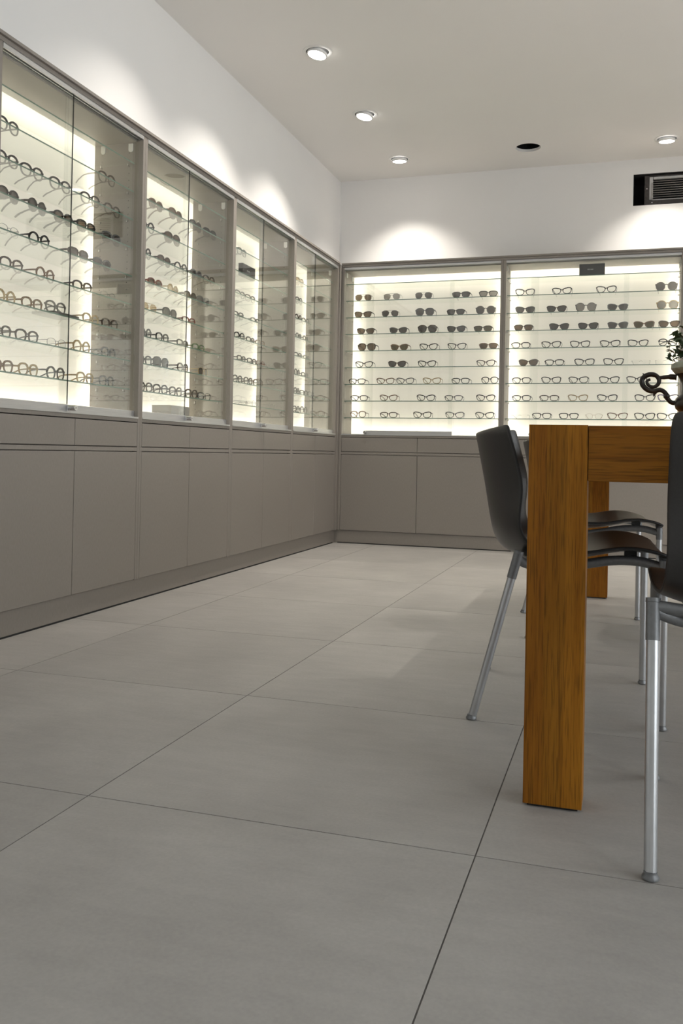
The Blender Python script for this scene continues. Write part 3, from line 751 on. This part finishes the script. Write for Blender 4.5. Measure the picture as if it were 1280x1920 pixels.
# ------------------------------------------------------------------ chairs
E_P = [(-.158, .802), (-.156, .793), (-.137, .727), (-.121, .668), (-.116, .634), (-.117, .60), (-.122, .566), (-.122, .526), (-.110, .498), (-.090, .478), (-.04, .466), (.03, .467), (.075, .473), (.11, .481), (.15, .486), (.2, .483), (.24, .473), (.262, .463), (.268, .457)]
C_P = [(-.262, .785), (-.260, .776), (-.248, .72), (-.236, .66), (-.229, .625), (-.224, .594), (-.216, .55), (-.208, .505), (-.196, .472), (-.172, .447), (-.115, .430), (-.03, .430), (.04, .438), (.09, .450), (.15, .465), (.2, .467), (.245, .459), (.268, .449), (.275, .441)]
W_P = [1.23 * q for q in [.199, .208, .208, .208, .208, .208, .208, .209, .211, .213, .216, .219, .220, .220, .219, .216, .211, .205, .192]]
def chair(label, loc, rz):
    t = thing('shell_chair', label, 'chair', loc, rz, 'black shell chairs at the oak table')
    b = MB(); ns = 20; nr = len(E_P)
    for i in range(nr):
        for j in range(ns + 1):
            s = -1 + 2 * j / ns; k = abs(s) ** 2.1
            b.v.append((C_P[i][0] + (E_P[i][0] - C_P[i][0]) * k, W_P[i] * s, C_P[i][1] + (E_P[i][1] - C_P[i][1]) * k))
    for i in range(nr - 1):
        for j in range(ns):
            a = i * (ns + 1) + j; b.f.append([a, a + 1, a + ns + 2, a + ns + 1]); b.mi.append(0)
    o = b.build('shell', [SHELL, RUBBER], t, fix=False)
    for p in o.data.polygons: p.use_smooth = True
    md = o.modifiers.new('thickness', 'SOLIDIFY'); md.thickness = 0.011; md.offset = 1.0; md.use_rim = True; md.material_offset_rim = 1
    md = o.modifiers.new('smooth', 'SUBSURF'); md.levels = 1; md.render_levels = 2
    for sg in (1, -1):
        # front leg: upright tube, cast sleeve, glide
        fx, fy = 0.248, 0.243 * sg
        b = MB(); b.tube([(fx, fy, 0.012), (fx, fy, 0.405)], 0.0112, 18); l = b.build('leg', TUBE, t, True)
        b = MB(); b.lathe([(0.011, 0.0), (0.0145, 0.002), (0.0145, 0.006), (0.0115, 0.010), (0.0115, 0.014)], (fx, fy, 0), 18); b.build('glide', ALUD, l, True)
        b = MB(); b.tube([(fx, fy, 0.402), (fx, fy, 0.448)], 0.0125, 18); b.tube([(fx, fy, 0.442), (fx - .004, fy - sg * .018, 0.458)], [0.0125, 0.009], 12); b.build('sleeve', ALUD, l, True)
        # rear leg: raked tube
        rf = Vector((-0.247, 0.288 * sg, 0.0)); rtop = Vector((-0.128, 0.281 * sg, 0.46))
        dr = (rtop - rf).normalized()
        b = MB(); b.tube([rf + dr * 0.012, rf + dr * 0.405], 0.0112, 18); l = b.build('leg', TUBE, t, True)
        b = MB(); b.lathe([(0.011, 0.0), (0.0145, 0.002), (0.0145, 0.006), (0.0115, 0.010), (0.0115, 0.014)], rf, 18); b.build('glide', ALUD, l, True)
        b = MB(); b.tube([rf + dr * 0.400, rf + dr * 0.468], 0.0128, 18); b.tube([rf + dr * 0.4685, rf + dr * 0.476], 0.0134, 18); b.build('sleeve', ALUD, l, True)
        # side rail under the seat
        b = MB(); b.tube(smooth_path([(0.244, 0.240 * sg, 0.428), (0.19, 0.222 * sg, 0.440), (0.12, 0.205 * sg, 0.438), (0.03, 0.190 * sg, 0.420), (-0.06, 0.190 * sg, 0.409), (-0.112, 0.240 * sg, 0.424), (-0.131, 0.279 * sg, 0.440)], 5), 0.0115, 12, flat=(1.0, 1.15))
        b.build('side_rail', ALUD, t, True)
        b = MB(); b.box(0.150, 0.182, (0.196 if sg > 0 else -0.214), (0.214 if sg > 0 else -0.196), 0.446, 0.471); b.build('spacer', RUBBER, t)
    b = MB(); b.tube(smooth_path([(-0.130, -0.280, 0.447), (-0.126, -0.20, 0.436), (-0.115, -0.10, 0.408), (-0.112, 0, 0.398), (-0.115, 0.10, 0.408), (-0.126, 0.20, 0.436), (-0.130, 0.280, 0.447)], 6), 0.0118, 12)
    b.build('cross_bar', ALUD, t, True)
    return t
chair('black shell chair with steel legs at table side, beside the near table leg', (2.018, -3.945, 0), math.radians(4.5))
chair('black shell chair with steel legs at table side, next to the planted urn', (2.035, -2.8, 0), math.radians(8))
chair('black shell chair with steel legs at the short end of table', (2.508, -4.785, 0), math.radians(93))

# ------------------------------------------------------------------ urn and ivy on the table
UX, UY, UZ = 2.436, -3.35, TH - 0.0010
t = thing('bronze_urn', 'dark bronze urn with scrolled handles on the oak table', 'urn', (UX, UY, UZ))
b = MB(); b.lathe([(0.055, 0.0), (0.062, 0.004), (0.060, 0.016), (0.040, 0.030), (0.030, 0.055), (0.036, 0.075), (0.064, 0.092), (0.088, 0.112), (0.093, 0.130), (0.088, 0.148), (0.074, 0.162), (0.069, 0.180), (0.070, 0.200), (0.078, 0.222), (0.092, 0.240), (0.086, 0.240), (0.070, 0.222), (0.060, 0.200)], (0, 0, 0), 36)
b.build('body', BRONZE, t, True)
b = MB(); b.lathe([(0.070, 0.226), (0.092, 0.236), (0.105, 0.252), (0.104, 0.268), (0.092, 0.275), (0.085, 0.262), (0.082, 0.250)], (0, 0, 0), 28)
b.build('rim_liner', CERAM, t, True)
b = MB(); b.lathe([(0.084, 0.250), (0.05, 0.258), (0.002, 0.262)], (0, 0, 0), 20); b.build('soil', SOIL, t, True)
def hp(px, py): return ((2.233 + (px - 1202) * 0.00178 - UX), 0.0, (0.9624 - (py - 730) * 0.00176) - UZ)
scroll = [(1270, 757), (1260, 757), (1252, 749), (1247, 737), (1237, 731), (1226, 734), (1214, 731), (1205, 722), (1203, 712), (1208, 704), (1218, 700), (1229, 702), (1235, 710), (1234, 719), (1227, 725), (1219, 724), (1213, 718), (1214, 712), (1219, 710)]
srad = [.008, .008, .0085, .008, .0085, .009, .009, .009, .009, .009, .0088, .008, .0075, .007, .0065, .006, .0055, .005, .004]
arm = [(1233, 707), (1244, 706), (1256, 705), (1268, 706)]
for sg in (1, -1):
    def P3(q): x, y, z = hp(*q); return (x * sg, y, z)
    b = MB(); pp = smooth_path([P3(q) for q in scroll], 4)
    rr = [srad[min(i // 4, len(srad) - 1)] for i in range(len(pp))]
    b.tube(pp, rr, 10)
    b.tube(smooth_path([P3(q) for q in arm], 4), [.0065] * 4 + [.0075] * 4 + [.010] * 4 + [.013], 10)
    h = b.build('handle', BRONZE, t, True)
    b = MB(); b.tube([P3((1209, 704)), P3((1204, 697))], [.007, .0006], 8); b.build('leaf_tip', BRONZE, h, True)
    b = MB(); b.tube([P3((1228, 736)), P3((1225, 745))], [.0075, .0006], 8); b.build('leaf_tip', BRONZE, h, True)
    b = MB()
    b.lathe([(0.002, -.011), (.009, -.007), (.0115, 0), (.009, .007), (.002, .011)], P3((1250, 744)), 12, axis='y')
    b.build('ball', BRONZE, h, True)
p = thing('ivy_plant', 'dark green ivy growing out of the bronze urn', 'plant', (UX, UY, UZ + 0.262))
leaf_pts = [(0, 0), (-.010, .004), (-.021, .001), (-.015, .013), (-.017, .024), (-.007, .025), (0, .040), (.007, .025), (.017, .024), (.015, .013), (.021, .001), (.010, .004)]
b = MB(); vs = [(x, y, 0.004 - 9 * x * x - 2.5 * y * y) for x, y in leaf_pts] + [(0, .016, .006)]
vs2 = [(x, y, z - 0.0007) for x, y, z in vs]; nl = len(leaf_pts)
b.add(vs + vs2, [(i, (i + 1) % nl, nl) for i in range(nl)] + [((i + 1) % nl + nl + 1, i + nl + 1, 2 * nl + 1) for i in range(nl)])
leaf_me = b.mesh('leaf', LEAF, fix=False)
rl = random.Random(3)
def put_leaf(pos, out, s, roll):
    o = link('leaf', leaf_me, p); q = Vector(out).normalized().to_track_quat('Y', 'Z')
    o.rotation_mode = 'QUATERNION'; o.rotation_quaternion = q @ Vector((0, 1, 0)).rotation_difference(Vector((0, 1, 0))) @ Matrix.Rotation(roll, 4, 'Y').to_quaternion()
    o.location = pos; o.scale = (s, s, s)
stems = []
for k in range(16):
    a = 2 * PI * k / 16 + rl.uniform(-.15, .15); hh = rl.uniform(.05, .13); rr_ = rl.uniform(.045, .10)
    stems.append([(0.02 * math.cos(a), 0.02 * math.sin(a), 0.0), (rr_ * .6 * math.cos(a), rr_ * .6 * math.sin(a), hh * .7), (rr_ * math.cos(a), rr_ * math.sin(a), hh)])
tend = [[(-.05, 0, .0), (-.075, -.01, .018), (-.098, -.012, .030), (-.112, -.012, .052), (-.110, -.01, .076)], [(-.05, .01, .0), (-.080, 0, .012), (-.102, 0, .022), (-.108, 0, .032)], [(-.05, -.01, .01), (-.078, -.012, .035), (-.088, -.012, .052), (-.082, -.012, .062)]]
b = MB()
for s in stems + tend: b.tube(smooth_path(s, 3), 0.0011, 5)
b.build('stems', STEM, p)
for s in stems:
    for q in smooth_path(s, 3)[2:]:
        d = Vector((q.x, q.y, 0)).normalized() + Vector((rl.uniform(-.7, .7), rl.uniform(-.7, .7), rl.uniform(-.5, .6)))
        put_leaf(q + Vector((rl.uniform(-.012, .012), rl.uniform(-.012, .012), rl.uniform(-.008, .012))), d, rl.uniform(.75, 1.15), rl.uniform(-.9, .9))
for s in tend:
    for q in smooth_path(s, 2)[3:]:
        put_leaf(q, (rl.uniform(-1, .4), rl.uniform(-.8, .2), rl.uniform(.0, 1)), rl.uniform(.32, .5), rl.uniform(-1, 1))
